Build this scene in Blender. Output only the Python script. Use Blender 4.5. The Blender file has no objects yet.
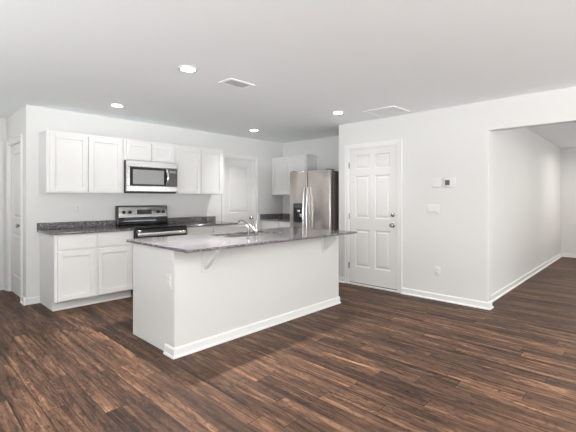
import bpy, bmesh, math, random
from mathutils import Vector, Matrix
random.seed(7)
S = bpy.context.scene
COL = S.collection

# ------------------------------------------------------------------ camera
CAM_H, CEIL = 1.29, 2.44
cam_data = bpy.data.cameras.new('camera')
cam_data.sensor_width = 36.0
cam_data.lens = 378.6 / 576.0 * 36.0
cam_data.shift_y = -17.0 / 576.0
cam_data.clip_start = 0.05
cam = bpy.data.objects.new('camera', cam_data)
COL.objects.link(cam)
cam.location = (0, 0, CAM_H)
cam.rotation_euler = (math.radians(90), 0, math.radians(43.72 - 90))
S.camera = cam

# ------------------------------------------------------------------ world, light, exposure
S.view_settings.view_transform = 'Standard'
S.view_settings.look = 'None'
S.view_settings.gamma = 1
S.view_settings.use_curve_mapping = False
S.view_settings.exposure = 0.15
S.cycles.max_bounces = 14
S.cycles.diffuse_bounces = 8
S.cycles.glossy_bounces = 5
S.cycles.sample_clamp_indirect = 8
SKY_COLOR, SKY_STRENGTH = (0.92, 0.99, 1.04), 1.5
world = bpy.data.worlds.new('daylight')
S.world = world
world.use_nodes = True
UPLIGHT_COLOR, UPLIGHT_STRENGTH = (0.975, 1.0, 1.015), 12.5      # lower world half, made bright to throw light up onto the ceiling
wnt = world.node_tree
bgn = wnt.nodes['Background']
bgn.inputs['Color'].default_value = (*SKY_COLOR, 1)
bgn.inputs['Strength'].default_value = SKY_STRENGTH
bg2 = wnt.nodes.new('ShaderNodeBackground')
bg2.inputs['Color'].default_value = (*UPLIGHT_COLOR, 1)
bg2.inputs['Strength'].default_value = UPLIGHT_STRENGTH
wtc = wnt.nodes.new('ShaderNodeTexCoord')
wsp = wnt.nodes.new('ShaderNodeSeparateXYZ')
wlt = wnt.nodes.new('ShaderNodeMath')
wlt.operation = 'LESS_THAN'
wlt.inputs[1].default_value = 0.0
wmx = wnt.nodes.new('ShaderNodeMixShader')
wnt.links.new(wtc.outputs['Generated'], wsp.inputs[0])
wnt.links.new(wsp.outputs[2], wlt.inputs[0])
wnt.links.new(wlt.outputs[0], wmx.inputs[0])
wnt.links.new(bgn.outputs[0], wmx.inputs[1])
wnt.links.new(bg2.outputs[0], wmx.inputs[2])
wnt.links.new(wmx.outputs[0], wnt.nodes['World Output'].inputs['Surface'])
DOWNLIGHT_W = 30.0
DOWNLIGHT_SPREAD = math.radians(110)
DOWNLIGHT_COLOR = (1.0, 0.985, 0.96)


def portal(name, loc, rot, w, h):
    l = bpy.data.lights.new(name, 'AREA')
    l.shape = 'RECTANGLE'
    l.size, l.size_y = w, h
    l.cycles.is_portal = True
    o = bpy.data.objects.new(name, l)
    COL.objects.link(o)
    o.location = loc
    o.rotation_euler = rot
    return o


R90 = math.radians(90)
# unseen windows behind the camera, placed and sized to light the room (rear wall y=-4.5, left wall x=-2.5)
REAR_WINDOWS = [(-2.2, -0.3, 0.02, 2.1), (0.3, 2.2, 0.02, 2.1), (2.7, 4.5, 0.3, 2.1)]
LEFT_WINDOWS = [(-3.4, -1.4, 0.3, 2.1), (0.6, 3.5, 0.3, 2.1)]  # left openings shaped to even out the kitchen light
SIDE_WINDOWS = [(6.4, 8.4, 0.3, 2.1)]  # unseen window added to light the corridor wall
for (a, b, z0, z1) in REAR_WINDOWS + SIDE_WINDOWS:
    portal('daylight_portal', ((a + b) / 2, -4.56, (z0 + z1) / 2), (R90, 0, 0), b - a, z1 - z0)
for (a, b, z0, z1) in LEFT_WINDOWS:
    portal('daylight_portal', (-2.56, (a + b) / 2, (z0 + z1) / 2), (R90, 0, -R90), b - a, z1 - z0)

# ------------------------------------------------------------------ materials


def new_mat(name):
    m = bpy.data.materials.new(name)
    m.use_nodes = True
    nt = m.node_tree
    b = nt.nodes['Principled BSDF']
    return m, nt, b


def node(nt, t, **kw):
    n = nt.nodes.new(t)
    for k, v in kw.items():
        setattr(n, k, v)
    return n


def math_node(nt, op, a, b=None, clamp=False):
    n = nt.nodes.new('ShaderNodeMath')
    n.operation = op
    n.use_clamp = clamp
    for i, v in enumerate((a, b)):
        if v is None:
            continue
        if isinstance(v, (int, float)):
            n.inputs[i].default_value = v
        else:
            nt.links.new(v, n.inputs[i])
    return n.outputs[0]


def mix_rgb(nt, blend, fac, a, b):
    n = nt.nodes.new('ShaderNodeMix')
    n.data_type = 'RGBA'
    n.blend_type = blend
    for sock, v in ((n.inputs[0], fac), (n.inputs[6], a), (n.inputs[7], b)):
        if isinstance(v, (int, float)):
            sock.default_value = v
        elif isinstance(v, tuple):
            sock.default_value = (*v, 1) if len(v) == 3 else v
        else:
            nt.links.new(v, sock)
    return n.outputs[2]


def ramp(nt, fac, stops, interp='LINEAR'):
    n = nt.nodes.new('ShaderNodeValToRGB')
    n.color_ramp.interpolation = interp
    el = n.color_ramp.elements
    while len(el) < len(stops):
        el.new(0.5)
    for e, (p, c) in zip(el, stops):
        e.position = p
        e.color = (*c, 1)
    nt.links.new(fac, n.inputs[0])
    return n.outputs[0]


def srgb(r, g, b):
    def f(v):
        v /= 255.0
        return v / 12.92 if v <= 0.04045 else ((v + 0.055) / 1.055) ** 2.4
    return (f(r), f(g), f(b))


def paint(name, color, rough=0.6, bump=0.02, scale=220.0, spec=0.3):
    m, nt, b = new_mat(name)
    tc = node(nt, 'ShaderNodeTexCoord')
    n = node(nt, 'ShaderNodeTexNoise')
    n.inputs['Scale'].default_value = scale
    n.inputs['Detail'].default_value = 3
    nt.links.new(tc.outputs['Object'], n.inputs['Vector'])
    c = ramp(nt, n.outputs['Fac'], [(0.3, tuple(v * 0.985 for v in color)), (0.7, color)])
    nt.links.new(c, b.inputs['Base Color'])
    b.inputs['Roughness'].default_value = rough
    b.inputs['Specular IOR Level'].default_value = spec
    bp = node(nt, 'ShaderNodeBump')
    bp.inputs['Strength'].default_value = bump
    bp.inputs['Distance'].default_value = 0.002
    nt.links.new(n.outputs['Fac'], bp.inputs['Height'])
    nt.links.new(bp.outputs['Normal'], b.inputs['Normal'])
    return m


def metal(name, color, rough, brush_axis=None, metallic=1.0):
    m, nt, b = new_mat(name)
    tc = node(nt, 'ShaderNodeTexCoord')
    mp = node(nt, 'ShaderNodeMapping')
    nt.links.new(tc.outputs['Object'], mp.inputs['Vector'])
    sc = [60.0, 60.0, 60.0]
    if brush_axis is not None:
        sc = [300.0, 300.0, 300.0]
        sc[brush_axis] = 1.5
    mp.inputs['Scale'].default_value = sc
    n = node(nt, 'ShaderNodeTexNoise')
    n.inputs['Scale'].default_value = 1.0
    n.inputs['Detail'].default_value = 2
    nt.links.new(mp.outputs[0], n.inputs['Vector'])
    c = ramp(nt, n.outputs['Fac'], [(0.3, tuple(v * 0.95 for v in color)), (0.7, color)])
    nt.links.new(c, b.inputs['Base Color'])
    r = math_node(nt, 'MULTIPLY_ADD', n.outputs['Fac'], 0.05)
    r.node.inputs[2].default_value = rough - 0.05
    nt.links.new(r, b.inputs['Roughness'])
    b.inputs['Metallic'].default_value = metallic
    return m


def plain(name, color, rough=0.4, spec=0.5, metallic=0.0):
    return_m, nt, b = new_mat(name)
    tc = node(nt, 'ShaderNodeTexCoord')
    n = node(nt, 'ShaderNodeTexNoise')
    n.inputs['Scale'].default_value = 90
    nt.links.new(tc.outputs['Object'], n.inputs['Vector'])
    c = ramp(nt, n.outputs['Fac'], [(0.25, tuple(v * 0.94 for v in color)), (0.75, color)])
    nt.links.new(c, b.inputs['Base Color'])
    b.inputs['Roughness'].default_value = rough
    b.inputs['Specular IOR Level'].default_value = spec
    b.inputs['Metallic'].default_value = metallic
    return return_m


def emitter(name, color, strength):
    m, nt, b = new_mat(name)
    b.inputs['Base Color'].default_value = (0.9, 0.9, 0.9, 1)
    b.inputs['Emission Color'].default_value = (*color, 1)
    b.inputs['Emission Strength'].default_value = strength
    return m


def make_granite():
    m, nt, b = new_mat('speckled_granite')
    tc = node(nt, 'ShaderNodeTexCoord')
    v1 = node(nt, 'ShaderNodeTexVoronoi')
    v1.inputs['Scale'].default_value = 190
    v2 = node(nt, 'ShaderNodeTexVoronoi')
    v2.inputs['Scale'].default_value = 105
    nz = node(nt, 'ShaderNodeTexNoise')
    nz.inputs['Scale'].default_value = 26
    nz.inputs['Detail'].default_value = 5
    for n in (v1, v2, nz):
        nt.links.new(tc.outputs['Object'], n.inputs['Vector'])
    s1 = node(nt, 'ShaderNodeSeparateColor')
    nt.links.new(v1.outputs['Color'], s1.inputs[0])
    s2 = node(nt, 'ShaderNodeSeparateColor')
    nt.links.new(v2.outputs['Color'], s2.inputs[0])
    c1 = ramp(nt, s1.outputs[0], [(0.0, srgb(30, 32, 40)), (0.22, srgb(74, 78, 90)), (0.47, srgb(114, 113, 119)),
                                  (0.68, srgb(142, 126, 118)), (0.87, srgb(190, 189, 192))], 'CONSTANT')
    c2 = ramp(nt, s2.outputs[1], [(0.0, srgb(38, 39, 46)), (0.34, srgb(92, 88, 92)), (0.66, srgb(130, 116, 109))], 'CONSTANT')
    f = ramp(nt, nz.outputs['Fac'], [(0.42, (0, 0, 0)), (0.58, (1, 1, 1))])
    f2 = math_node(nt, 'MULTIPLY', f, 0.6)
    c = mix_rgb(nt, 'MIX', f2, c1, c2)
    nt.links.new(c, b.inputs['Base Color'])
    b.inputs['Roughness'].default_value = 0.13
    b.inputs['Specular IOR Level'].default_value = 0.35
    return m


def make_floor_mat():
    m, nt, b = new_mat('walnut_plank_floor')
    W, L = 0.127, 1.22
    tc = node(nt, 'ShaderNodeTexCoord')
    sp = node(nt, 'ShaderNodeSeparateXYZ')
    nt.links.new(tc.outputs['Object'], sp.inputs[0])
    X, Y = sp.outputs[0], sp.outputs[1]
    xr = math_node(nt, 'DIVIDE', X, W)
    row = math_node(nt, 'FLOOR', xr)
    wn = node(nt, 'ShaderNodeTexWhiteNoise', noise_dimensions='1D')
    nt.links.new(row, wn.inputs['W'])
    yr = math_node(nt, 'ADD', math_node(nt, 'DIVIDE', Y, L), math_node(nt, 'MULTIPLY', wn.outputs['Value'], 7.0))
    colm = math_node(nt, 'FLOOR', yr)
    cv = node(nt, 'ShaderNodeCombineXYZ')
    nt.links.new(row, cv.inputs[0])
    nt.links.new(colm, cv.inputs[1])
    wid = node(nt, 'ShaderNodeTexWhiteNoise', noise_dimensions='2D')
    nt.links.new(cv.outputs[0], wid.inputs['Vector'])
    ident = wid.outputs['Value']

    def grain(sx, sy, detail, dist, rough=0.6):
        c = node(nt, 'ShaderNodeCombineXYZ')
        nt.links.new(math_node(nt, 'MULTIPLY', X, sx), c.inputs[0])
        nt.links.new(math_node(nt, 'MULTIPLY', Y, sy), c.inputs[1])
        nt.links.new(math_node(nt, 'MULTIPLY', ident, 61.0), c.inputs[2])
        n = node(nt, 'ShaderNodeTexNoise')
        n.inputs['Scale'].default_value = 1.0
        n.inputs['Detail'].default_value = detail
        n.inputs['Roughness'].default_value = rough
        n.inputs['Distortion'].default_value = dist
        nt.links.new(c.outputs[0], n.inputs['Vector'])
        return n.outputs['Fac']
    g_broad = grain(11.0, 1.1, 5, 1.0)
    g_field = grain(7.5, 1.5, 2, 0.9, 0.45)
    g_fine = grain(46.0, 3.0, 5, 1.5, 0.68)
    g_streak = grain(26.0, 0.7, 4, 0.8, 0.6)
    g_knot = grain(15.0, 6.0, 5, 2.4, 0.65)
    base = ramp(nt, g_broad, [(0.26, srgb(52, 40, 34)), (0.42, srgb(80, 60, 49)), (0.53, srgb(97, 73, 58)), (0.63, srgb(120, 92, 73)), (0.74, srgb(150, 119, 95))])
    tone = ramp(nt, ident, [(0.0, (0.62, 0.60, 0.60)), (0.3, (0.82, 0.80, 0.79)), (0.65, (1.0, 0.99, 0.98)), (1.0, (1.26, 1.21, 1.14))])
    c = mix_rgb(nt, 'MULTIPLY', 1.0, base, tone)
    rings = math_node(nt, 'SINE', math_node(nt, 'ADD', math_node(nt, 'MULTIPLY', g_field, 100.0), math_node(nt, 'MULTIPLY', g_fine, 3.0)))
    rings = math_node(nt, 'MULTIPLY_ADD', rings, 0.5)
    rings.node.inputs[2].default_value = 0.5
    rcol = ramp(nt, rings, [(0.0, (0.42, 0.40, 0.39)), (0.35, (0.95, 0.94, 0.93)), (0.85, (1.16, 1.13, 1.10))])
    c = mix_rgb(nt, 'MULTIPLY', 0.45, c, rcol)
    scol = ramp(nt, g_streak, [(0.36, (0.36, 0.34, 0.34)), (0.48, (0.95, 0.94, 0.93)), (0.64, (1.35, 1.31, 1.25))])
    c = mix_rgb(nt, 'MULTIPLY', 0.75, c, scol)
    fine = ramp(nt, g_fine, [(0.36, (0.26, 0.24, 0.24)), (0.47, (0.9, 0.89, 0.88)), (0.64, (1.3, 1.27, 1.22))])
    c = mix_rgb(nt, 'MULTIPLY', 0.6, c, fine)
    knot = ramp(nt, g_knot, [(0.30, (0.22, 0.20, 0.20)), (0.40, (0.7, 0.68, 0.67)), (0.47, (1.0, 1.0, 1.0))])
    c = mix_rgb(nt, 'MULTIPLY', 0.9, c, knot)
    fx = math_node(nt, 'FRACT', xr)
    ex = math_node(nt, 'MINIMUM', fx, math_node(nt, 'SUBTRACT', 1.0, fx))
    fy = math_node(nt, 'FRACT', yr)
    ey = math_node(nt, 'MINIMUM', fy, math_node(nt, 'SUBTRACT', 1.0, fy))
    sx = math_node(nt, 'LESS_THAN', ex, 0.02)
    sy = math_node(nt, 'LESS_THAN', ey, 0.0022)
    seam = math_node(nt, 'MAXIMUM', sx, sy)
    c = mix_rgb(nt, 'MIX', math_node(nt, 'MULTIPLY', seam, 0.8), c, srgb(36, 26, 23))
    nt.links.new(c, b.inputs['Base Color'])
    rr = ramp(nt, g_fine, [(0.3, (0.55, 0.55, 0.55)), (0.7, (0.44, 0.44, 0.44))])
    nt.links.new(rr, b.inputs['Roughness'])
    b.inputs['Specular IOR Level'].default_value = 0.22
    h = math_node(nt, 'SUBTRACT', g_fine, seam)
    bp = node(nt, 'ShaderNodeBump')
    bp.inputs['Strength'].default_value = 0.18
    bp.inputs['Distance'].default_value = 0.003
    nt.links.new(h, bp.inputs['Height'])
    nt.links.new(bp.outputs['Normal'], b.inputs['Normal'])
    return m


M_WALL = paint('wall_paint', (0.68, 0.677, 0.662), 0.75, 0.04)
M_CEIL = paint('ceiling_paint', (0.90, 0.94, 0.96), 0.9, 0.06, 90)
M_TRIM = paint('white_trim_paint', (0.745, 0.743, 0.735), 0.38, 0.01, 120, 0.4)
M_DOOR = paint('white_door_paint', (0.70, 0.693, 0.68), 0.62, 0.02, 160, 0.2)
M_CAB = paint('white_cabinet_finish', (0.70, 0.694, 0.68), 0.4, 0.008, 120, 0.4)
M_CABIN = paint('cabinet_shadow_toe', (0.74, 0.735, 0.73), 0.5, 0.01, 120, 0.3)
M_ISL = paint('island_panel_paint', (0.64, 0.64, 0.625), 0.5, 0.02, 150, 0.35)
M_GRAN = make_granite()
M_FLOOR = make_floor_mat()
M_STEELZ = metal('stainless_steel_vertical', (0.60, 0.55, 0.52), 0.27, 2)
M_STEELX = metal('stainless_steel_horizontal', (0.50, 0.49, 0.48), 0.3, 0)
M_HANDLE = metal('polished_steel_handle', (0.82, 0.82, 0.82), 0.2)
M_CHROME = metal('chrome', (0.40, 0.40, 0.41), 0.16)
M_NICKEL = metal('satin_nickel', (0.46, 0.44, 0.42), 0.28)
M_BLACK = plain('black_gloss_glass', (0.012, 0.012, 0.014), 0.07, 0.5)
M_BLACKP = plain('black_plastic', (0.018, 0.018, 0.02), 0.4, 0.4)
M_DARKS = plain('dark_grey_side', (0.085, 0.075, 0.07), 0.4, 0.4)
M_MWGLASS = plain('tinted_microwave_glass', (0.30, 0.30, 0.295), 0.12, 0.6)
M_GREYD = plain('grey_display', (0.12, 0.125, 0.12), 0.2)
M_DISPLAY = plain('oven_display_digits', (0.10, 0.16, 0.24), 0.3)
M_PLATE = plain('white_plastic', (0.72, 0.715, 0.70), 0.35, 0.5)
M_SLOT = plain('dark_slot', (0.16, 0.155, 0.15), 0.6)
M_VENT = plain('white_vent_metal', (0.93, 0.93, 0.93), 0.45)
M_VENTD = plain('grey_vent_inside', (0.36, 0.36, 0.36), 0.7)
M_LED = emitter('lamp_lens', (1.0, 0.97, 0.93), 34.0)
M_SINK = metal('sink_steel', (0.62, 0.60, 0.58), 0.38, 0)
M_FRAMEW = plain('window_frame_white', (0.85, 0.85, 0.85), 0.4)

mg, ntg, bg_ = new_mat('window_glass')
bg_.inputs['Base Color'].default_value = (0.97, 0.99, 0.98, 1)
bg_.inputs['Alpha'].default_value = 0.06
bg_.inputs['Roughness'].default_value = 0.02
M_GLASS = mg

# ------------------------------------------------------------------ mesh builder


class MB:
    def __init__(self):
        self.bm = bmesh.new()

    def _merge(self, t, mat=None):
        if mat is not None:
            bmesh.ops.transform(t, matrix=mat, verts=t.verts)
        me = bpy.data.meshes.new('tmp')
        t.to_mesh(me)
        t.free()
        self.bm.from_mesh(me)
        bpy.data.meshes.remove(me)
        return self

    def box(self, x0, y0, z0, x1, y1, z1, bev=0.0, seg=1):
        t = bmesh.new()
        bmesh.ops.create_cube(t, size=1)
        x0, x1 = min(x0, x1), max(x0, x1)
        y0, y1 = min(y0, y1), max(y0, y1)
        z0, z1 = min(z0, z1), max(z0, z1)
        for v in t.verts:
            v.co = Vector(((x0 + x1) / 2 + v.co.x * (x1 - x0), (y0 + y1) / 2 + v.co.y * (y1 - y0), (z0 + z1) / 2 + v.co.z * (z1 - z0)))
        if bev > 0:
            bmesh.ops.bevel(t, geom=list(t.edges), offset=bev, segments=seg, affect='EDGES', profile=0.5)
        return self._merge(t)

    def cyl(self, p0, p1, r0, r1=None, n=24, bev=0.0):
        r1 = r0 if r1 is None else r1
        p0, p1 = Vector(p0), Vector(p1)
        d = p1 - p0
        t = bmesh.new()
        bmesh.ops.create_cone(t, cap_ends=True, segments=n, radius1=r0, radius2=r1, depth=d.length)
        if bev > 0:
            es = [e for e in t.edges if len(e.link_faces) == 2 and any(len(f.verts) > 4 for f in e.link_faces)]
            bmesh.ops.bevel(t, geom=es, offset=bev, segments=2, affect='EDGES', profile=0.5)
        q = Vector((0, 0, 1)).rotation_difference(d.normalized()).to_matrix().to_4x4()
        return self._merge(t, Matrix.Translation((p0 + p1) / 2) @ q)

    def tube(self, pts, r, n=12, radii=None):
        pts = [Vector(p) for p in pts]
        t = bmesh.new()
        rings = []
        up = None
        for i, p in enumerate(pts):
            d = (pts[min(i + 1, len(pts) - 1)] - pts[max(i - 1, 0)]).normalized()
            if up is None:
                up = d.orthogonal().normalized()
            up = (up - d * up.dot(d)).normalized()
            w = d.cross(up)
            rr = radii[i] if radii else r
            rings.append([t.verts.new(p + (up * math.cos(2 * math.pi * k / n) + w * math.sin(2 * math.pi * k / n)) * rr) for k in range(n)])
        for a, b in zip(rings, rings[1:]):
            for k in range(n):
                t.faces.new((a[k], a[(k + 1) % n], b[(k + 1) % n], b[k]))
        t.faces.new(rings[0][::-1])
        t.faces.new(rings[-1])
        return self._merge(t)

    def lathe(self, prof, origin, axis=(0, 0, 1), n=28):
        """prof: list of (radius, height) along axis."""
        t = bmesh.new()
        rings = []
        for r, h in prof:
            if r < 1e-6:
                rings.append([t.verts.new((0, 0, h))])
            else:
                rings.append([t.verts.new((r * math.cos(2 * math.pi * k / n), r * math.sin(2 * math.pi * k / n), h)) for k in range(n)])
        for a, b in zip(rings, rings[1:]):
            for k in range(n):
                k2 = (k + 1) % n
                if len(a) == 1 and len(b) == 1:
                    continue
                if len(a) == 1:
                    t.faces.new((a[0], b[k2], b[k]))
                elif len(b) == 1:
                    t.faces.new((a[k], a[k2], b[0]))
                else:
                    t.faces.new((a[k], a[k2], b[k2], b[k]))
        bmesh.ops.recalc_face_normals(t, faces=t.faces)
        q = Vector((0, 0, 1)).rotation_difference(Vector(axis).normalized()).to_matrix().to_4x4()
        return self._merge(t, Matrix.Translation(Vector(origin)) @ q)

    def prism(self, pts, vec, bev=0.0):
        """closed 3D polygon pts extruded by vec."""
        t = bmesh.new()
        vec = Vector(vec)
        a = [t.verts.new(Vector(p)) for p in pts]
        b = [t.verts.new(Vector(p) + vec) for p in pts]
        n = len(pts)
        t.faces.new(a[::-1])
        t.faces.new(b)
        for k in range(n):
            t.faces.new((a[k], a[(k + 1) % n], b[(k + 1) % n], b[k]))
        bmesh.ops.recalc_face_normals(t, faces=t.faces)
        if bev > 0:
            bmesh.ops.bevel(t, geom=list(t.edges), offset=bev, segments=1, affect='EDGES', profile=0.5)
        return self._merge(t)

    def map(self, fn):
        for v in self.bm.verts:
            v.co = fn(v.co)
        bmesh.ops.recalc_face_normals(self.bm, faces=self.bm.faces)
        return self

    def build(self, name, mat, parent=None, origin=None, smooth=True):
        me = bpy.data.meshes.new(name)
        root = parent
        while root is not None and root.parent is not None:
            root = root.parent
        off = Vector((0, 0, 0))
        if root is not None:
            off = Vector(root.location)
        elif origin is not None:
            off = Vector(origin)
        for v in self.bm.verts:
            v.co -= off
        self.bm.to_mesh(me)
        self.bm.free()
        me.materials.append(mat)
        if smooth:
            for p in me.polygons:
                p.use_smooth = True
            me.set_sharp_from_angle(angle=math.radians(35))
        o = bpy.data.objects.new(name, me)
        COL.objects.link(o)
        if parent is not None:
            o.parent = parent
        elif origin is not None:
            o.location = off
        return o


def tag(o, label=None, cat=None, group=None, kind=None):
    for k, v in (('label', label), ('category', cat), ('group', group), ('kind', kind)):
        if v:
            o[k] = v
    return o


def thing(name, loc, label, cat, group=None):
    o = bpy.data.objects.new(name, None)
    o.empty_display_size = 0.1
    COL.objects.link(o)
    o.location = loc
    return tag(o, label, cat, group)


def struct(mb, name, mat, label, cat='structure', parent=None, origin=(0, 0, 0)):
    o = mb.build(name, mat, parent, origin, smooth=not name.startswith('door'))
    if parent is None:
        tag(o, label, cat, None, 'structure')
    return o


# ------------------------------------------------------------------ room shell
XW, YB, XN = 4.82, 5.5, 5.6       # door wall face, kitchen back wall face, fridge wall face
T = 0.12
struct(MB().box(-2.6, -4.6, -0.1, 10.52, 6.77, 0), 'floor', M_FLOOR, 'dark brown wood plank floor running through the rooms', 'floor')
struct(MB().box(-2.6, -4.6, CEIL, 10.52, 6.77, CEIL + 0.1), 'ceiling', M_CEIL, 'flat white ceiling over kitchen and living space', 'ceiling')

PX0, PX1 = 4.10, 4.835            # pantry door opening
w = MB()
w.box(1.13, YB, 0, PX0, YB + T, CEIL).box(PX1, YB, 0, XN + T, YB + T, CEIL).box(PX0, YB, 2.04, PX1, YB + T, CEIL)
struct(w, 'wall_back', M_WALL, 'off-white kitchen wall behind the range and cabinets', 'wall')
struct(MB().box(XN, 3.38, 0, XN + T, YB, CEIL), 'wall_nook', M_WALL, 'off-white wall behind the refrigerator', 'wall')
struct(MB().box(XW + T, 3.39, 0, XN, 3.512, CEIL), 'wall_nook_side', M_WALL, 'short off-white return wall beside the refrigerator', 'wall')
DY0, DY1, DZ = 2.512, 3.330, 2.05   # entry door opening
OY = 1.37                         # corridor opening jamb
w = MB()
w.box(XW, DY1, 0, XW + T, 3.512, CEIL).box(XW, OY, 0, XW + T, DY0, CEIL).box(XW, DY0, DZ, XW + T, DY1, CEIL)
w.box(XW, -1.0, 2.095, XW + T, OY, CEIL).box(XW, -4.5, 0, XW + T, -1.0, CEIL)
struct(w, 'wall_right', M_WALL, 'off-white wall with the six-panel door and wide corridor opening', 'wall')
struct(MB().box(XW + T, 1.45, 0, 10.52, 1.57, CEIL), 'wall_corridor', M_WALL, 'long off-white corridor wall beyond the opening', 'wall')
struct(MB().box(10.4, -4.5, 0, 10.52, 1.45, CEIL), 'wall_corridor_end', M_WALL, 'off-white wall at the far end of the corridor', 'wall')
HX, HY = 1.13, 6.65
w = MB()
w.box(HX, YB + T, 0, HX + T, 5.745, CEIL).box(HX, 6.475, 0, HX + T, HY, CEIL).box(HX, 5.745, 2.04, HX + T, 6.475, CEIL)
struct(w, 'wall_hall_side', M_WALL, 'off-white side wall of the small hall left of the kitchen', 'wall')
w = MB()
w.box(1.03, HY, 0, HX + T, HY + T, CEIL).box(-0.12, HY, 0, 0.27, HY + T, CEIL).box(0.27, HY, 2.04, 1.03, HY + T, CEIL)
struct(w, 'wall_hall_end', M_WALL, 'off-white end wall of the small hall', 'wall')
struct(MB().box(-0.12, YB + T, 0, 0.0, HY, CEIL), 'wall_hall_left', M_WALL, 'left wall of the small hall', 'wall')
struct(MB().box(-2.6, YB, 0, 0.0, YB + T, CEIL), 'wall_back_left', M_WALL, 'back wall of the living space', 'wall')


def windowed_wall(name, axis, face, lo, hi, wins, label):
    w = MB()
    cuts = sorted(wins)
    edge = lo
    def b(u0, u1, z0, z1):
        if u1 - u0 < 1e-4 or z1 - z0 < 1e-4:
            return
        if axis == 'y':
            w.box(u0, face - 0.1, z0, u1, face, z1)
        else:
            w.box(face - 0.1, u0, z0, face, u1, z1)
    for (a, c, z0, z1) in cuts:
        b(edge, a, 0, CEIL)
        b(a, c, 0, z0)
        b(a, c, z1, CEIL)
        edge = c
    b(edge, hi, 0, CEIL)
    struct(w, name, M_WALL, label, 'wall')


windowed_wall('wall_rear', 'y', -4.5, -2.6, 10.52, REAR_WINDOWS + SIDE_WINDOWS, 'window wall behind the viewer')
windowed_wall('wall_left', 'x', -2.5, -4.5, 5.5, LEFT_WINDOWS, 'window wall at the left of the living space')
struct(MB().box(-5.6, -4.6, 2.32, -2.62, 5.62, 2.44), 'sky_blocker', M_WALL, 'unseen slab added to block sky light at the left windows', 'light blocker')  # added out of view to keep sky light off the left windows
wi = 0
for axis, face, wins in (('y', -4.5, REAR_WINDOWS + SIDE_WINDOWS), ('x', -2.5, LEFT_WINDOWS)):
    for (a, c, z0, z1) in wins:
        wi += 1
        f, g = MB(), MB()
        def bb(m, u0, u1, v0, v1, d0, d1):
            if axis == 'y':
                m.box(u0, face - d1, v0, u1, face - d0, v1)
            else:
                m.box(face - d1, u0, v0, face - d0, u1, v1)
        for (u0, u1, v0, v1) in ((a, a + .05, z0, z1), (c - .05, c, z0, z1), (a + .05, c - .05, z0, z0 + .05), (a + .05, c - .05, z1 - .05, z1),
                                 ((a + c) / 2 - .025, (a + c) / 2 + .025, z0 + .05, z1 - .05)):
            bb(f, u0, u1, v0, v1, .02, .08)
        o = struct(f, 'window_%d' % wi, M_FRAMEW, 'unseen white framed window, added behind the viewer to light the room', 'window')
        bb(g, a + .05, c - .05, z0 + .05, z1 - .05, .047, .053)
        g.build('pane', M_GLASS, o)

# ------------------------------------------------------------------ baseboards
BH, BT, SH = 0.082, 0.013, 0.017


def base_run(name, pts, label, h=BH):
    """pts: list of (x0,y0,x1,y1,nx,ny) straight runs, n points into the room."""
    m = MB()
    for (x0, y0, x1, y1, nx, ny) in pts:
        m.prism([(x0, y0, 0), (x0 + nx * BT, y0 + ny * BT, 0), (x0 + nx * BT, y0 + ny * BT, h - .012), (x0 + nx * BT * .35, y0 + ny * BT * .35, h), (x0, y0, h)],
                (x1 - x0, y1 - y0, 0))
        e = SH + BT
        m.prism([(x0 + nx * BT, y0 + ny * BT, 0), (x0 + nx * e, y0 + ny * e, 0), (x0 + nx * e, y0 + ny * e, .007), (x0 + nx * (BT + .009), y0 + ny * (BT + .009), .016), (x0 + nx * BT, y0 + ny * BT, .019)],
                (x1 - x0, y1 - y0, 0))
    return struct(m, name, M_TRIM, label, 'baseboard')


E2 = BT + SH
base_run('baseboard_right', [(XW, OY - E2, XW, DY0 - .065, -1, 0), (XW, DY1 + .065, XW, 3.512, -1, 0), (XW, OY, XW + T, OY, 0, -1)],
         'white baseboard along the wall with the six-panel door')
base_run('baseboard_nook', [(XW + .0005, 3.512, XW + .12, 3.512, 0, 1)], 'white baseboard at the refrigerator return wall')
base_run('baseboard_corridor', [(XW + T, 1.45, 10.4, 1.45, 0, -1)], 'white baseboard along the corridor wall')
base_run('baseboard_corridor_end', [(10.4, -4.5, 10.4, 1.45 - E2, -1, 0)], 'white baseboard at the corridor end')
base_run('baseboard_back', [(HX - E2, YB, 1.272, YB, 0, -1), (HX, YB - E2, HX, 5.68, -1, 0)], 'white baseboard at the kitchen wall corner')
base_run('baseboard_hall', [(HX, 6.54, HX, HY, -1, 0), (1.095, HY, HX - E2, HY, 0, -1)], 'white baseboard in the small hall corner')


# ------------------------------------------------------------------ doors
def panel_door(mb, u0, u1, z0, z1, layout, depth=0.035):
    """door slab in local (u, d, z): face at d=0, back at d=depth; layout = list of (ua,ub,za,zb) raised panels."""
    us = sorted({u0, u1, *[p[0] for p in layout], *[p[1] for p in layout]})
    zs = sorted({z0, z1, *[p[2] for p in layout], *[p[3] for p in layout]})
    def in_panel(u, z):
        return any(a < u < b and c < z < d for a, b, c, d in layout)
    for i in range(len(us) - 1):
        for j in range(len(zs) - 1):
            if not in_panel((us[i] + us[i + 1]) / 2, (zs[j] + zs[j + 1]) / 2):
                mb.box(us[i], 0, zs[j], us[i + 1], depth, zs[j + 1])
    for (a, b, c, d) in layout:
        t = bmesh.new()
        rings = []
        for ins, dep in ((0, 0.0), (.012, .010), (.026, .010), (.046, .002)):
            rings.append([t.verts.new(v) for v in ((a + ins, dep, c + ins), (b - ins, dep, c + ins), (b - ins, dep, d - ins), (a + ins, dep, d - ins))])
        for r, q in zip(rings, rings[1:]):
            for k in range(4):
                t.faces.new((r[k], r[(k + 1) % 4], q[(k + 1) % 4], q[k]))
        t.faces.new(rings[-1])
        back = [t.verts.new(v) for v in ((a, depth, c), (b, depth, c), (b, depth, d), (a, depth, d))]
        t.faces.new(back[::-1])
        bmesh.ops.recalc_face_normals(t, faces=t.faces)
        mb._merge(t)
    bmesh.ops.remove_doubles(mb.bm, verts=mb.bm.verts, dist=1e-5)
    return mb


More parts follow.
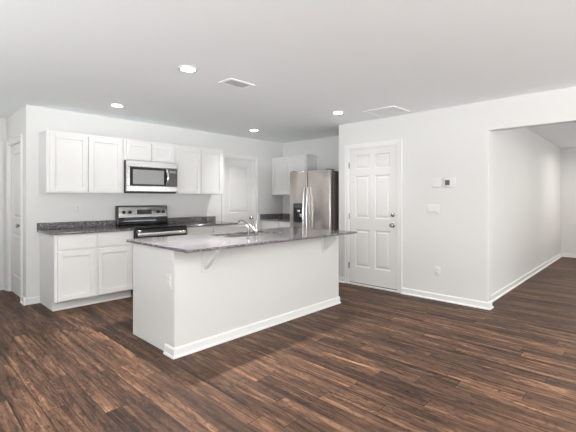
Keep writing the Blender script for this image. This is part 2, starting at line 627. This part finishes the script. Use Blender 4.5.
def knob_mb(origin, axis):
    return MB().lathe([(0, 0), (.033, 0), (.033, .006), (.026, .011), (.012, .014), (.011, .030), (.020, .036), (.0275, .047), (.027, .056), (.019, .064), (0, .066)], origin, axis)


def casing(name, mapfn, u0, u1, z1, label, wd=0.06, legs=(True, True), jamb=T):
    """flat casing with a stepped back-band around an opening; local (u,d,z), d=0 wall face, negative towards the room."""
    m = MB()
    for on, a, s in ((legs[0], u0, -1), (legs[1], u1, 1)):
        if on:
            m.box(a + s * .004, 0, 0, a + s * (wd + .004), -.012, z1 + .004 + wd)
            m.box(a + s * (wd - .014), -.012, 0, a + s * (wd + .004), -.019, z1 + .004 + wd)
    m.box(u0 - .004, 0, z1 + .004, u1 + .004, -.012, z1 + .004 + wd)
    m.box(u0 - wd + .014, -.012, z1 + wd - .014, u1 + wd - .014, -.019, z1 + .004 + wd)
    # jamb lining
    m.box(u0, 0.0, 0, u0 + .012, jamb, z1).box(u1 - .012, 0.0, 0, u1, jamb, z1).box(u0 + .012, 0.0, z1 - .012, u1 - .012, jamb, z1)
    m.map(mapfn)
    return struct(m, name, M_TRIM, label, 'door trim')


# entry / garage door, wall x = XW. local u = y
def map_right(p):
    return Vector((XW + p.y, p.x, p.z))


dy0, dy1 = DY0 + .015, DY1 - .015
uw = dy1 - dy0
lay = []
c1a, c1b = dy0 + .105, dy0 + .105 + .225
c2b, c2a = dy1 - .105, dy1 - .105 - .225
for (a, b) in ((c1a, c1b + .02), (c2a - .02, c2b)):
    lay += [(a, b, 1.735, 1.945), (a, b, 1.005, 1.635), (a, b, .275, .835)]
d = panel_door(MB(), dy0, dy1, .035, DZ - .016, lay, .04)
d.map(lambda p: map_right(Vector((p.x, p.y + .006, p.z))))
door1 = struct(d, 'door_1', M_DOOR, 'closed white six-panel door with deadbolt and round knob', 'door')
kb = knob_mb((XW + .006, dy0 + .062, .925), (-1, 0, 0)).build('door_knob', M_NICKEL, door1)
kb['label'] = 'round satin nickel knob'
MB().lathe([(0, 0), (.031, 0), (.031, .010), (.024, .018), (.010, .022), (0, .023)], (XW + .006, dy0 + .062, 1.07), (-1, 0, 0)).build('deadbolt', M_NICKEL, door1)
for hz in (1.80, 1.03, .285):
    MB().cyl((XW - .004, dy1 + .006, hz - .045), (XW - .004, dy1 + .006, hz + .045), .007, n=12).box(XW + .001, dy1 - .004, hz - .045, XW + .0055, dy1 + .012, hz + .045).build('hinge', M_NICKEL, door1)
MB().box(XW + .012, dy0, .024, XW + .046, dy1, .035).build('door_sweep', M_BLACKP, door1)
casing('trim_1', map_right, DY0, DY1, DZ, 'white casing around the six-panel door')
struct(MB().box(XW - .015, DY0 + .012, 0, XW + T, DY1 - .012, .022, .004), 'trim_2', M_TRIM, 'pale threshold under the six-panel door', 'threshold')


# pantry door, wall y = YB, local u = x
def map_back(p):
    return Vector((p.x, YB + p.y, p.z))


a, b = PX0 + .015, PX1 - .015
d = panel_door(MB(), a, b, .012, 2.025, [(a + .115, b - .115, 1.035, 1.90), (a + .115, b - .115, .25, .83)])
d.map(lambda p: map_back(Vector((p.x, p.y + .055, p.z))))
door2 = struct(d, 'door_2', M_DOOR, 'white two-panel pantry door between the wall cabinets', 'door')
knob_mb((b - .062, YB + .055, .93), (0, -1, 0)).build('door_knob', M_NICKEL, door2)
casing('trim_3', map_back, PX0, PX1, 2.04, 'white casing around the pantry door')


# hall side door, wall x = HX (faces -x), local u = y
def map_hall(p):
    return Vector((HX + p.y, p.x, p.z))


a, b = 5.758, 6.462
d = panel_door(MB(), a, b, .012, 2.025, [(a + .115, b - .115, 1.035, 1.90), (a + .115, b - .115, .25, .83)])
d.map(lambda p: map_hall(Vector((p.x, p.y + .02, p.z))))
door3 = struct(d, 'door_3', M_DOOR, 'white door in the side wall of the small hall', 'door')
knob_mb((HX + .02, a + .062, .95), (-1, 0, 0)).build('door_knob', M_NICKEL, door3)
casing('trim_4', map_hall, 5.745, 6.475, 2.04, 'white casing around the hall side door')


def map_end(p):
    return Vector((p.x, HY + p.y, p.z))


a, b = .285, 1.015
d = panel_door(MB(), a, b, .012, 2.025, [(a + .115, b - .115, 1.035, 1.90), (a + .115, b - .115, .25, .83)])
d.map(lambda p: map_end(Vector((p.x, p.y + .05, p.z))))
door4 = struct(d, 'door_4', M_DOOR, 'white door at the end of the small hall', 'door')
knob_mb((b - .062, HY + .05, .95), (0, -1, 0)).build('door_knob', M_NICKEL, door4)
casing('trim_5', map_end, .27, 1.03, 2.04, 'white casing around the hall end door')


# ------------------------------------------------------------------ cabinets
def shaker(mb, u0, u1, z0, z1, st=.06, th=.019):
    """shaker door/drawer in local (u,d,z); back at d=0, face at d=-th."""
    mb.box(u0, 0, z0, u0 + st, -th, z1, .0015).box(u1 - st, 0, z0, u1, -th, z1, .0015)
    mb.box(u0 + st, 0, z0, u1 - st, -th, z0 + st, .0015).box(u0 + st, 0, z1 - st, u1 - st, -th, z1, .0015)
    mb.box(u0 + st - .004, 0, z0 + st - .004, u1 - st + .004, -th + .0135, z1 - st + .004)
    return mb


def map_cab_back(front):
    return lambda p: Vector((p.x, front + p.y, p.z))


def map_cab_nook(front):
    return lambda p: Vector((front + p.y, p.x, p.z))


def wall_cabinet(u0, u1, z0, z1, mapfn, depth, label, loc, reveal=.028, group='white shaker wall cabinets'):
    r = thing('wall_cabinet', loc, label, 'cabinet', group)
    MB().box(u0, 0, z0, u1, depth, z1, .0015).map(mapfn).build('body', M_CAB, r)
    mid = (u0 + u1) / 2
    for (a, b) in ((u0 + reveal, mid - .006), (mid + .006, u1 - reveal)):
        shaker(MB(), a, b, z0 + .012, z1 - .03).map(mapfn).build('door', M_CAB, r)
    return r


UF = 5.17      # front of the wall cabinets on the back wall
mf = map_cab_back(UF)
UD = YB - UF
wall_cabinet(1.262, 2.178, 1.365, 2.112, mf, UD, 'tall white two-door wall cabinet at left above the short countertop end', (1.72, UF, 1.365))
wall_cabinet(2.180, 2.944, 1.822, 2.112, mf, UD, 'short white two-door wall cabinet directly above the microwave', (2.56, UF, 1.822))
wall_cabinet(2.946, 3.835, 1.365, 2.112, mf, UD, 'tall white two-door wall cabinet between microwave and pantry door', (3.39, UF, 1.365))
mn = map_cab_nook(5.29)
wall_cabinet(4.586, 5.498, 1.37, 2.115, mn, XN - 5.29, 'tall white two-door wall cabinet in the corner beside the refrigerator', (5.29, 5.04, 1.37))

TOE, CT = .105, .878      # toe-kick height, top of base cabinet
BF = 4.885               # front of base cabinets on the back wall


def base_cabinet(u0, u1, mapfn, depth, label, loc, end_lo=False, end_hi=False, fronts=2):
    r = thing('base_cabinet', loc, label, 'cabinet', 'white shaker base cabinets')
    m = MB().box(u0, 0, TOE, u1, depth, CT, .0015)
    if end_lo:
        m.prism([(u0, .075, 0), (u0, depth, 0), (u0, depth, TOE + .01), (u0, .075, TOE + .01)], (.016, 0, 0))
    if end_hi:
        m.prism([(u1 - .016, .075, 0), (u1 - .016, depth, 0), (u1 - .016, depth, TOE + .01), (u1 - .016, .075, TOE + .01)], (.016, 0, 0))
    m.map(mapfn).build('body', M_CAB, r)
    MB().box(u0 + .002, .072, 0, u1 - .002, .088, TOE).box(u0, .058, 0, u1, .072, .018, .004).map(mapfn).build('toe_kick', M_CAB, r)
    n = fronts
    wd = (u1 - u0 - .028 * 2 - .028 * (n - 1)) / n
    for i in range(n):
        a = u0 + .028 + i * (wd + .028)
        MB().box(a, 0, CT - .172, a + wd, -.019, CT - .022, .002).map(mapfn).build('drawer', M_CAB, r)
        shaker(MB(), a, a + wd, TOE + .012, CT - .195).map(mapfn).build('door', M_CAB, r)
    return r


mb_ = map_cab_back(BF)
base_cabinet(1.272, 2.184, mb_, YB - BF - .003, 'white base cabinet with two drawers and two doors left of the range', (1.71, BF, 0), end_lo=True)
base_cabinet(2.954, 3.88, mb_, YB - BF - .003, 'white base cabinet between range and pantry door, behind the island', (3.41, BF, 0), end_hi=True)
base_cabinet(4.475, 5.497, map_cab_nook(4.99), XN - 4.99 - .003, 'white base cabinet in the corner left of the refrigerator', (4.99, 4.98, 0))

# ------------------------------------------------------------------ countertops
CZ0, CZ1 = .880, .904
BSZ = .992


def countertop(label, loc, boxes, splash, group='granite countertops along the walls'):
    r = thing('countertop', loc, label, 'countertop', group)
    m = MB()
    for bx in boxes:
        m.box(bx[0], bx[1], CZ0, bx[2], bx[3], CZ1, .004)
    m.build('slab', M_GRAN, r)
    for bx in splash:
        MB().box(bx[0], bx[1], CZ1, bx[2], bx[3], BSZ, .002).build('backsplash', M_GRAN, r)
    return r


countertop('speckled grey granite countertop left of the range', (1.7, 5.2, CZ0), [(1.240, BF - .03, 2.186, YB)], [(1.240, YB - .02, 2.186, YB)])
countertop('speckled grey granite countertop between range and pantry door', (3.4, 5.2, CZ0), [(2.952, BF - .03, 3.905, YB)], [(2.952, YB - .02, 3.905, YB)])
countertop('brown-grey granite countertop in the corner left of the refrigerator', (5.3, 5.0, CZ0), [(4.965, 4.472, XN, YB)],
           [(4.965, YB - .02, XN - .02, YB), (XN - .02, 4.472, XN, YB)])

# ------------------------------------------------------------------ range
RX0, RX1, RF = 2.190, 2.948, 4.845
r = thing('electric_range', (2.55, 5.16, 0), 'stainless steel and black electric range between the base cabinets', 'range')
MB().box(RX0, RF + .03, .03, RX1, 5.485, .895, .003).box(RX0 + .03, RF + .06, 0, RX1 - .03, 5.45, .03).build('body', M_BLACKP, r)
ck = MB().box(RX0 - .001, RF + .005, .896, RX1 + .001, 5.40, .912, .004).build('cooktop', M_BLACK, r)
for (bx, by, br) in ((2.36, 5.02, .105), (2.74, 5.02, .085), (2.36, 5.27, .08), (2.74, 5.27, .105)):
    t = MB()
    t.lathe([(br - .004, .9121), (br - .004, .9126), (br, .9126), (br, .9121)], (bx, by, 0)).build('burner_ring', M_GREYD, ck)
bgd = MB().prism([(RX0, 5.400, .905), (RX0, 5.392, .93), (RX0, 5.412, 1.175), (RX0, 5.425, 1.192), (RX0, 5.485, 1.192), (RX0, 5.485, .905)], (RX1 - RX0, 0, 0), .003)
bgd.build('backguard', M_BLACK, r)


def bg_y(z):
    return 5.392 + (z - .93) / (1.175 - .93) * .02


pn = MB().prism([(RX0 + .012, bg_y(1.025) - .006, 1.025), (RX0 + .012, bg_y(1.178) - .006, 1.178), (RX0 + .012, bg_y(1.178) + .012, 1.188), (RX0 + .012, bg_y(1.025) + .004, 1.025)], (RX1 - RX0 - .024, 0, 0), .002)
panel = pn.build('control_panel', M_STEELX, r)
for kx in (2.270, 2.358, 2.795, 2.876):
    k = MB().cyl((kx, bg_y(1.10) - .005, 1.10), (kx, bg_y(1.10) - .034, 1.10), .025, .021, 20, .003).box(kx - .004, bg_y(1.10) - .040, 1.082, kx + .004, bg_y(1.10) - .03, 1.118)
    k.build('knob', M_BLACKP, panel)
MB().box(2.466, bg_y(1.10) - .010, 1.066, 2.690, bg_y(1.10), 1.134, .002).build('display', M_BLACKP, panel)
t = MB()
for i in range(4):
    t.box(2.542 + i * .018, bg_y(1.11) - .0115, 1.106, 2.549 + i * .018, bg_y(1.11) - .0095, 1.120)
t.build('clock_digits', M_DISPLAY, panel)
od = MB().box(RX0 + .004, RF - .012, .205, RX1 - .004, RF + .03, .885, .006, 2).build('oven_door', M_BLACK, r)
MB().box(RX0 + .09, RF - .0135, .33, RX1 - .09, RF - .010, .70, .001).build('oven_window', M_BLACK, od)
h = MB()
h.box(RX0 + .008, RF - .068, .796, RX1 - .052, RF - .042, .846, .010, 3)
for hx in (RX0 + .085, RX1 - .085):
    h.box(hx - .012, RF - .046, .808, hx + .012, RF - .010, .834, .003)
h.build('oven_handle', M_HANDLE, od)
MB().box(RX0 + .004, RF - .008, .04, RX1 - .004, RF + .03, .198, .005, 2).build('drawer', M_STEELX, r)

# ------------------------------------------------------------------ microwave
MX0, MX1, MF, MZ0, MZ1 = 2.183, 2.941, 5.095, 1.385, 1.820
r = thing('microwave_oven', (2.56, 5.3, MZ0), 'stainless steel microwave mounted over the range', 'microwave')
MB().box(MX0, MF + .03, MZ0, MX1, 5.49, MZ1 - .004, .003).build('body', M_DARKS, r)
MB().box(MX0, MF - .002, MZ1 - .085, MX1, MF + .03, MZ1 - .003, .003).build('top_panel', M_STEELX, r)
dx1 = MX0 + .60
d = MB()
z0, z1 = MZ0 + .012, MZ1 - .089
d.box(MX0 + .001, MF - .004, z0, MX1, MF + .03, z0 + .072, .003)
d.box(MX0 + .001, MF - .004, z0 + .072, MX0 + .045, MF + .03, z1, .003)
d.box(MX0 + .045, MF + .002, z0 + .07, dx1, MF + .03, z1, .001)
md = d.build('door', M_STEELX, r)
MB().box(MX0 + .045, MF - .003, z0 + .073, dx1, MF + .003, z1 - .001, .002).build('door_glass', M_BLACK, md)
MB().box(MX0 + .085, MF - .0045, z0 + .10, dx1 - .06, MF - .0025, z1 - .035, .001).build('window', M_MWGLASS, md)
pts = []
for i in range(13):
    q = i / 12
    pts.append((dx1 - .022, MF - .012 - .045 * math.sin(math.pi * q), z0 + .085 + (z1 - z0 - .10) * q))
MB().tube(pts, .015, 12).build('handle', M_HANDLE, md)
cp = MB().box(dx1 + .002, MF - .003, z0 + .073, MX1 - .003, MF + .03, z1 - .001, .002).build('control_panel', M_DARKS, r)
t = MB()
for i in range(5):
    for j in range(3):
        t.box(dx1 + .03 + j * .034, MF - .0045, z0 + .085 + i * .03, dx1 + .054 + j * .034, MF - .0025, z0 + .103 + i * .03)
t.build('buttons', M_GREYD, cp)
MB().box(dx1 + .028, MF - .0045, z1 - .062, MX1 - .03, MF - .0025, z1 - .03).build('display', M_MWGLASS, cp)
MB().box(MX0 + .01, MF + .02, MZ0 - .012, MX1 - .01, 5.48, MZ0 + .002, .003).build('vent_underside', M_BLACKP, r)

# ------------------------------------------------------------------ refrigerator
FX, FY0, FY1, FZ = 4.700, 3.592, 4.456, 1.752
SEAM = 4.064
r = thing('refrigerator', (5.1, 4.0, 0), 'stainless steel side-by-side refrigerator with dispenser in the alcove', 'refrigerator')
MB().box(FX + .085, FY0 + .004, .02, 5.54, FY1 - .004, FZ - .018, .006).build('body', M_DARKS, r)
MB().box(FX + .06, FY0 + .02, 0.0, 5.5, FY1 - .02, .06).build('base_grille', M_BLACKP, r)
ld = MB().box(FX, SEAM + .005, .065, FX + .08, FY1, FZ, .012, 3).build('freezer_door', M_STEELZ, r)
rd = MB().box(FX, FY0, .065, FX + .08, SEAM - .005, FZ, .012, 3).build('fridge_door', M_STEELZ, r)
for y, par in ((SEAM + .036, ld), (SEAM - .036, rd)):
    pts = []
    for i in range(17):
        q = i / 16
        pts.append((FX - .018 - .042 * math.sin(math.pi * q) ** 0.55, y, .55 + .93 * q))
    MB().tube(pts, .013, 12).cyl((FX + .004, y, .56), (FX - .022, y, .56), .011, n=12).cyl((FX + .004, y, 1.47), (FX - .022, y, 1.47), .011, n=12).build('handle', M_HANDLE, par)
dp = MB()
dp.box(FX - .006, 4.155, .895, FX + .004, 4.365, 1.215, .004)
dsp = dp.build('dispenser', M_BLACKP, ld)
t = MB().box(FX - .022, 4.185, .91, FX - .004, 4.335, .918, .002)
t.build('drip_tray', M_GREYD, dsp)
MB().box(FX - .009, 4.18, 1.145, FX - .005, 4.34, 1.195, .001).build('dispenser_screen', M_GREYD, dsp)
t = MB().box(FX - .022, 4.21, 1.07, FX - .005, 4.27, 1.11, .005).box(FX - .02, 4.175, .99, FX - .005, 4.225, 1.045, .006)
t.build('dispenser_lever', M_HANDLE, dsp)
for y in (FY0 + .06, FY1 - .06):
    MB().box(FX + .02, y - .035, FZ - .02, FX + .14, y + .035, FZ + .012, .006, 2).build('hinge_cover', M_DARKS, r)

# ------------------------------------------------------------------ island
IX0, IX1 = 1.592, 3.815
IY0, IYW, IY1 = 2.79, 2.93, 3.575   # front face, back of half wall, back of cabinets
r = thing('kitchen_island', (2.7, 3.18, 0), 'long white kitchen island with granite overhang and corbels', 'kitchen island')
t = MB()
t.box(IX0, IYW, 0, IX0 + .018, IY1, CT, .001).box(IX1 - .018, IYW, 0, IX1, IY1, CT, .001)
t.box(IX0 + .018, IY1 - .02, .10, IX1 - .018, IY1, CT).box(IX0 + .018, IYW, .10, IX1 - .018, IY1 - .02, .115).box(IX0 + .018, IY1 - .09, 0, IX1 - .018, IY1 - .07, .10)
t.build('cabinet_body', M_ISL, r)
PW0, PW1 = 1.583, 3.826
MB().box(PW0, IY0, 0, PW1, IYW, CT).build('half_wall', M_ISL, r)
m = MB()
def bb_run(x0, y0, x1, y1, nx, ny):
    m.prism([(x0, y0, 0), (x0 + nx * BT, y0 + ny * BT, 0), (x0 + nx * BT, y0 + ny * BT, .07), (x0 + nx * BT * .35, y0 + ny * BT * .35, .082), (x0, y0, .082)], (x1 - x0, y1 - y0, 0))
    e = E2 - .006
    m.prism([(x0 + nx * BT, y0 + ny * BT, 0), (x0 + nx * e, y0 + ny * e, 0), (x0 + nx * e, y0 + ny * e, .007), (x0 + nx * (BT + .007), y0 + ny * (BT + .007), .016), (x0 + nx * BT, y0 + ny * BT, .019)], (x1 - x0, y1 - y0, 0))
EE = E2 - .006
bb_run(PW0 - BT + .001, IY0, PW1 + BT - .001, IY0, 0, -1)
bb_run(PW0, IY0 - BT - .0008, PW0, IYW, -1, 0)
bb_run(PW1, IY0 - BT - .0008, PW1, IYW, 1, 0)
for xa, xb in ((PW0 - EE, PW0), (PW1, PW1 + EE)):
    m.box(xa, IY0 - EE, 0, xb, IY0, .012, .003)
m.build('baseboard', M_TRIM, r)
MB().box(PW0 - .008, IY0 - .006, .775, PW0 + .004, IYW, CT, .002).build('end_trim', M_ISL, r)
for cx in (1.875, 3.525):
    t = MB()
    t.box(cx - .034, IY0 - .016, .655, cx + .034, IY0, CT, .003)
    prof = [(IY0 - .016, CT), (IY0 - .19, CT), (IY0 - .19, CT - .028)]
    for i in range(9):
        q = i / 8
        prof.append((IY0 - .182 + .166 * q, CT - .04 - .155 * (q ** 0.9)))
    prof.append((IY0 - .016, CT - .197))
    t.prism([(cx - .02, y, z) for y, z in prof], (.04, 0, 0))
    t.build('corbel', M_ISL, r)
for i in range(3):        # door fronts on the working side
    a = IX0 + .03 + i * .72
    shaker(MB(), a, a + .69, .115, CT - .02).map(lambda p: Vector((p.x, IY1 - p.y, p.z))).build('door', M_CAB, r)

# island countertop with a sink cut-out
TX0, TX1, TY0, TY1 = 1.545, 3.83, 2.525, 3.612
SX0, SX1, SY0, SY1 = 2.34, 3.10, 3.02, 3.43
r = thing('countertop', (2.69, 3.07, CZ0), 'long speckled granite island top with an undermount sink cut-out', 'countertop')
m = MB()
t = bmesh.new()
def ring(x0, y0, x1, y1, z):
    return [t.verts.new(v) for v in ((x0, y0, z), (x1, y0, z), (x1, y1, z), (x0, y1, z))]
e = .004
o0, o1 = ring(TX0, TY0, TX1, TY1, CZ0), ring(TX0, TY0, TX1, TY1, CZ1 - e)
o2 = ring(TX0 + e, TY0 + e, TX1 - e, TY1 - e, CZ1)
i2, i0 = ring(SX0, SY0, SX1, SY1, CZ1), ring(SX0, SY0, SX1, SY1, CZ0)
seq = [o0, o1, o2, i2, i0, o0]
for p, q in zip(seq, seq[1:]):
    for k in range(4):
        t.faces.new((p[k], p[(k + 1) % 4], q[(k + 1) % 4], q[k]))
bmesh.ops.recalc_face_normals(t, faces=t.faces)
m._merge(t)
m.build('slab', M_GRAN, r)

# sink
s = thing('kitchen_sink', (2.72, 3.22, .68), 'undermount stainless steel sink set in the island top', 'sink')
t = MB()
wl = .012
t.box(SX0 - .01, SY0 - .01, .68, SX1 + .01, SY1 + .01, .69)
t.box(SX0 - .01, SY0 - .01, .69, SX0 + .002, SY1 + .01, CZ0).box(SX1 - .002, SY0 - .01, .69, SX1 + .01, SY1 + .01, CZ0)
t.box(SX0, SY0 - .01, .69, SX1, SY0 + .002, CZ0).box(SX0, SY1 - .002, .69, SX1, SY1 + .01, CZ0)
t.box(2.715, SY0, .69, 2.725, SY1, .82)
t.build('basin', M_SINK, s)
for dx in (2.53, 2.91):
    MB().cyl((dx, 3.22, .688), (dx, 3.22, .694), .045, n=20).build('drain', M_CHROME, s)

# faucet
QX, QY = 2.558, 2.895
f = thing('faucet', (QX, QY, CZ1), 'chrome single-lever faucet at the island sink', 'faucet')
MB().cyl((QX, QY, CZ1), (QX, QY, CZ1 + .010), .027, .024, 24, .003).build('base', M_CHROME, f)
MB().cyl((QX, QY, CZ1 + .008), (QX, QY, CZ1 + .125), .0175, .0165, 24, .003).build('body', M_CHROME, f)
pts = []
for (dy, dz) in ((.008, .062), (.045, .088), (.085, .115), (.125, .138), (.165, .155), (.20, .164), (.225, .163), (.24, .152), (.244, .138)):
    pts.append((QX - .10 * dy, QY + dy, CZ1 + dz))
MB().tube(pts, .0105, 12, [.0115, .011, .0105, .010, .0095, .0095, .0095, .0105, .0105]).build('spout', M_CHROME, f)
MB().tube([(QX, QY, CZ1 + .12), (QX + .003, QY - .002, CZ1 + .14), (QX + .009, QY - .004, CZ1 + .175), (QX + .016, QY - .005, CZ1 + .218)], .01, 12, [.0165, .014, .010, .008]).build('lever', M_CHROME, f)

# side sprayer
QX2, QY2 = 2.462, 2.90
f = thing('side_sprayer', (QX2, QY2, CZ1), 'slim chrome side sprayer standing beside the faucet', 'sprayer')
MB().cyl((QX2, QY2, CZ1), (QX2, QY2, CZ1 + .02), .021, .016, 20, .003).build('base', M_CHROME, f)
MB().tube([(QX2, QY2, CZ1 + .018), (QX2, QY2, CZ1 + .06), (QX2, QY2, CZ1 + .085)], .011, 12, [.009, .011, .012]).build('handle', M_CHROME, f)
MB().tube([(QX2, QY2 - .006, CZ1 + .085), (QX2, QY2 + .004, CZ1 + .105), (QX2 - .004, QY2 + .026, CZ1 + .115)], .016, 12, [.013, .016, .013]).build('spray_head', M_NICKEL, f)


# ------------------------------------------------------------------ outlets, switches, thermostat
def outlet(loc, mapfn, label):
    """duplex outlet; local (u,d,z) centred, face towards -d."""
    r = thing('outlet', loc, label, 'outlet', 'white duplex outlets')
    MB().box(-.037, -.006, -.059, .037, 0, .059, .003, 2).map(mapfn).build('cover_plate', M_PLATE, r)
    for s in (-.021, .021):
        fc = MB().box(-.0165, -.009, s - .0145, .0165, -.005, s + .0145, .003, 2).map(mapfn).build('receptacle', M_PLATE, r)
        MB().box(-.0085, -.0096, s - .002, -.0055, -.0088, s + .009).box(.0055, -.0096, s - .002, .0085, -.0088, s + .009).cyl((0, -.0096, s - .008), (0, -.0088, s - .008), .0028, n=10).map(mapfn).build('slots', M_SLOT, fc)
    return r


def m_back(x, z, y=YB):
    return lambda p: Vector((x + p.x, y + p.y, z + p.z))


def m_right(y, z, x=XW):
    return lambda p: Vector((x + p.y, y + p.x, z + p.z))


outlet((1.703, YB, 1.165), m_back(1.703, 1.165), 'white outlet on the back wall above the countertop left of the range')
outlet((PW0, 2.872, .612), m_right(2.872, .612, PW0), 'white outlet on the end of the island')
outlet((XW, 1.964, .37), m_right(1.964, .37), 'white outlet low on the wall under the light switches')

r = thing('light_switch', (XW, 2.02, 1.162), 'wide white three-gang light switch plate on the wall right of the door', 'light switch')
mm = m_right(2.02, 1.162)
MB().box(-.083, -.006, -.059, .083, 0, .059, .003, 2).map(mm).build('cover_plate', M_PLATE, r)
for u in (-.046, 0, .046):
    MB().prism([(u - .0165, -.005, -.033), (u - .0165, -.011, -.033), (u - .0165, -.007, .033), (u - .0165, -.005, .033)], (.033, 0, 0), .0008).map(mm).build('rocker', M_PLATE, r)

r = thing('thermostat', (XW, 1.805, 1.493), 'small white thermostat with a grey screen on the wall', 'thermostat')
mm = m_right(1.805, 1.493)
MB().box(-.072, -.024, -.060, .072, 0, .060, .006, 2).map(mm).build('housing', M_PLATE, r)
MB().box(-.003, -.0255, -.030, .055, -.0235, .033, .001).map(mm).build('screen', M_GREYD, r)
for k in (-.02, .02):
    MB().box(-.05, -.0265, k - .009, -.024, -.0235, k + .009, .002).map(mm).build('button', M_PLATE, r)
r = tag(MB().box(-.062, -.012, -.06, .062, 0, .06, .004, 2).box(-.052, -.0135, -.05, .052, -.011, .05, .002).map(m_right(1.968, 1.50)).build('wall_plate', M_PLATE, None, (XW, 1.968, 1.50)),
        'plain white square wall plate just left of the thermostat', 'wall plate')

# ------------------------------------------------------------------ ceiling lights and vents
LIGHTS = [(1.802, 2.943, 1.25, 'round recessed ceiling light above the left end of the island'),
          (1.902, 4.713, 0.012, 'round recessed ceiling light in front of the wall cabinets left of the microwave'),
          (4.169, 4.771, 0.28, 'round recessed ceiling light in front of the pantry door'),
          (4.088, 2.991, 0.16, 'round recessed ceiling light near the six-panel door'),
          (-0.8, 0.6, 1.3, 'unseen round ceiling lamp added for brightness in the living space behind the viewer'),  # this and the next living-space lamps are unseen, added for brightness
          (2.9, -0.9, 1.3, 'unseen round ceiling lamp added for brightness in the middle of the living space'),
          (0.9, -1.3, 1.3, 'unseen round ceiling lamp added for brightness in the living space nearer the left wall'),
          (-0.8, -3.1, 2.9, 'unseen round ceiling lamp added for brightness in the far rear corner of the living space'),  # strong unseen lamps added here as fill from behind the camera
          (1.4, -3.1, 2.9, 'unseen round ceiling lamp added for brightness by the middle rear window'),
          (3.4, -3.1, 2.9, 'unseen round ceiling lamp added for brightness by the right rear window'),
          (6.7, -0.2, 0.75, 'round recessed ceiling light just beyond the corridor opening'),
          (0.42, 6.05, 0.07, 'unseen round ceiling lamp added to fill the small hall'),  # lamp added out of view to lighten the hall
          (9.3, 0.2, 0.9, 'round recessed ceiling light near the corridor end')]
proto = None
for i, (lx, ly, dim, lab) in enumerate(LIGHTS):
    if proto is None:
        proto = thing('ceiling_light', (lx, ly, CEIL), lab, 'ceiling light', 'recessed ceiling lights')
        t = MB().lathe([(.062, -.004), (.064, -.010), (.084, -.008), (.088, 0), (.060, 0), (.062, -.004)], (lx, ly, CEIL))
        p1 = t.build('trim_ring', M_PLATE, proto)
        p2 = MB().lathe([(.0625, 0), (.0625, -.006), (.055, -.010), (.035, -.0125), (0, -.0135)], (lx, ly, CEIL)).build('lens', M_LED, proto)
        parts = [p1, p2]
    else:
        c = proto.copy()
        COL.objects.link(c)
        c.location = (lx, ly, CEIL)
        c['label'] = lab
        for q in parts:
            d = q.copy()
            COL.objects.link(d)
            d.parent = c
    ld_ = bpy.data.lights.new('downlight', 'AREA')
    ld_.shape = 'DISK'
    ld_.size = .12
    ld_.energy = DOWNLIGHT_W * dim
    ld_.color = DOWNLIGHT_COLOR
    ld_.spread = DOWNLIGHT_SPREAD if ly > 2 else math.radians(165)
    if lx > XW:
        ld_.color = (1.0, 0.93, 0.86)
    lo = bpy.data.objects.new('downlight', ld_)
    COL.objects.link(lo)
    lo.location = (lx, ly, CEIL - .016)


def ceiling_vent(cx, cy, wx, wy, n, label, along_x=True, border=.025, inside=None):
    r = thing('ceiling_vent', (cx, cy, CEIL), label, 'ceiling vent')
    z0, z1 = CEIL - .008, CEIL
    m = MB()
    m.box(cx - wx / 2, cy - wy / 2, z0, cx + wx / 2, cy - wy / 2 + border, z1, .002).box(cx - wx / 2, cy + wy / 2 - border, z0, cx + wx / 2, cy + wy / 2, z1, .002)
    m.box(cx - wx / 2, cy - wy / 2 + border, z0, cx - wx / 2 + border, cy + wy / 2 - border, z1, .002).box(cx + wx / 2 - border, cy - wy / 2 + border, z0, cx + wx / 2, cy + wy / 2 - border, z1, .002)
    m.build('frame', M_VENT, r)
    MB().box(cx - wx / 2 + border, cy - wy / 2 + border, CEIL - .0015, cx + wx / 2 - border, cy + wy / 2 - border, CEIL).build('backing', inside or M_VENTD, r)
    s = MB()
    ix, iy = wx / 2 - border, wy / 2 - border
    for k in range(n):
        q = -1 + (k + .5) * 2 / n
        if along_x:
            s.prism([(cx - ix, cy + q * iy - iy / n * .75, z0 + .001), (cx - ix, cy + q * iy + iy / n * .45, z1 - .002), (cx - ix, cy + q * iy + iy / n * .6, z1 - .001), (cx - ix, cy + q * iy - iy / n * .6, z0)], (2 * ix, 0, 0))
        else:
            s.prism([(cx + q * ix - ix / n * .75, cy - iy, z0 + .001), (cx + q * ix + ix / n * .45, cy - iy, z1 - .002), (cx + q * ix + ix / n * .6, cy - iy, z1 - .001), (cx + q * ix - ix / n * .6, cy - iy, z0)], (0, 2 * iy, 0))
    s.build('louvers', M_VENT, r)
    return r


ceiling_vent(2.375, 2.975, .31, .20, 8, 'small white ceiling vent with grey louvers above the island', True, .03)
ceiling_vent(4.48, 2.50, .43, .45, 16, 'large square white return grille on the ceiling near the door', False, .03, M_VENT)
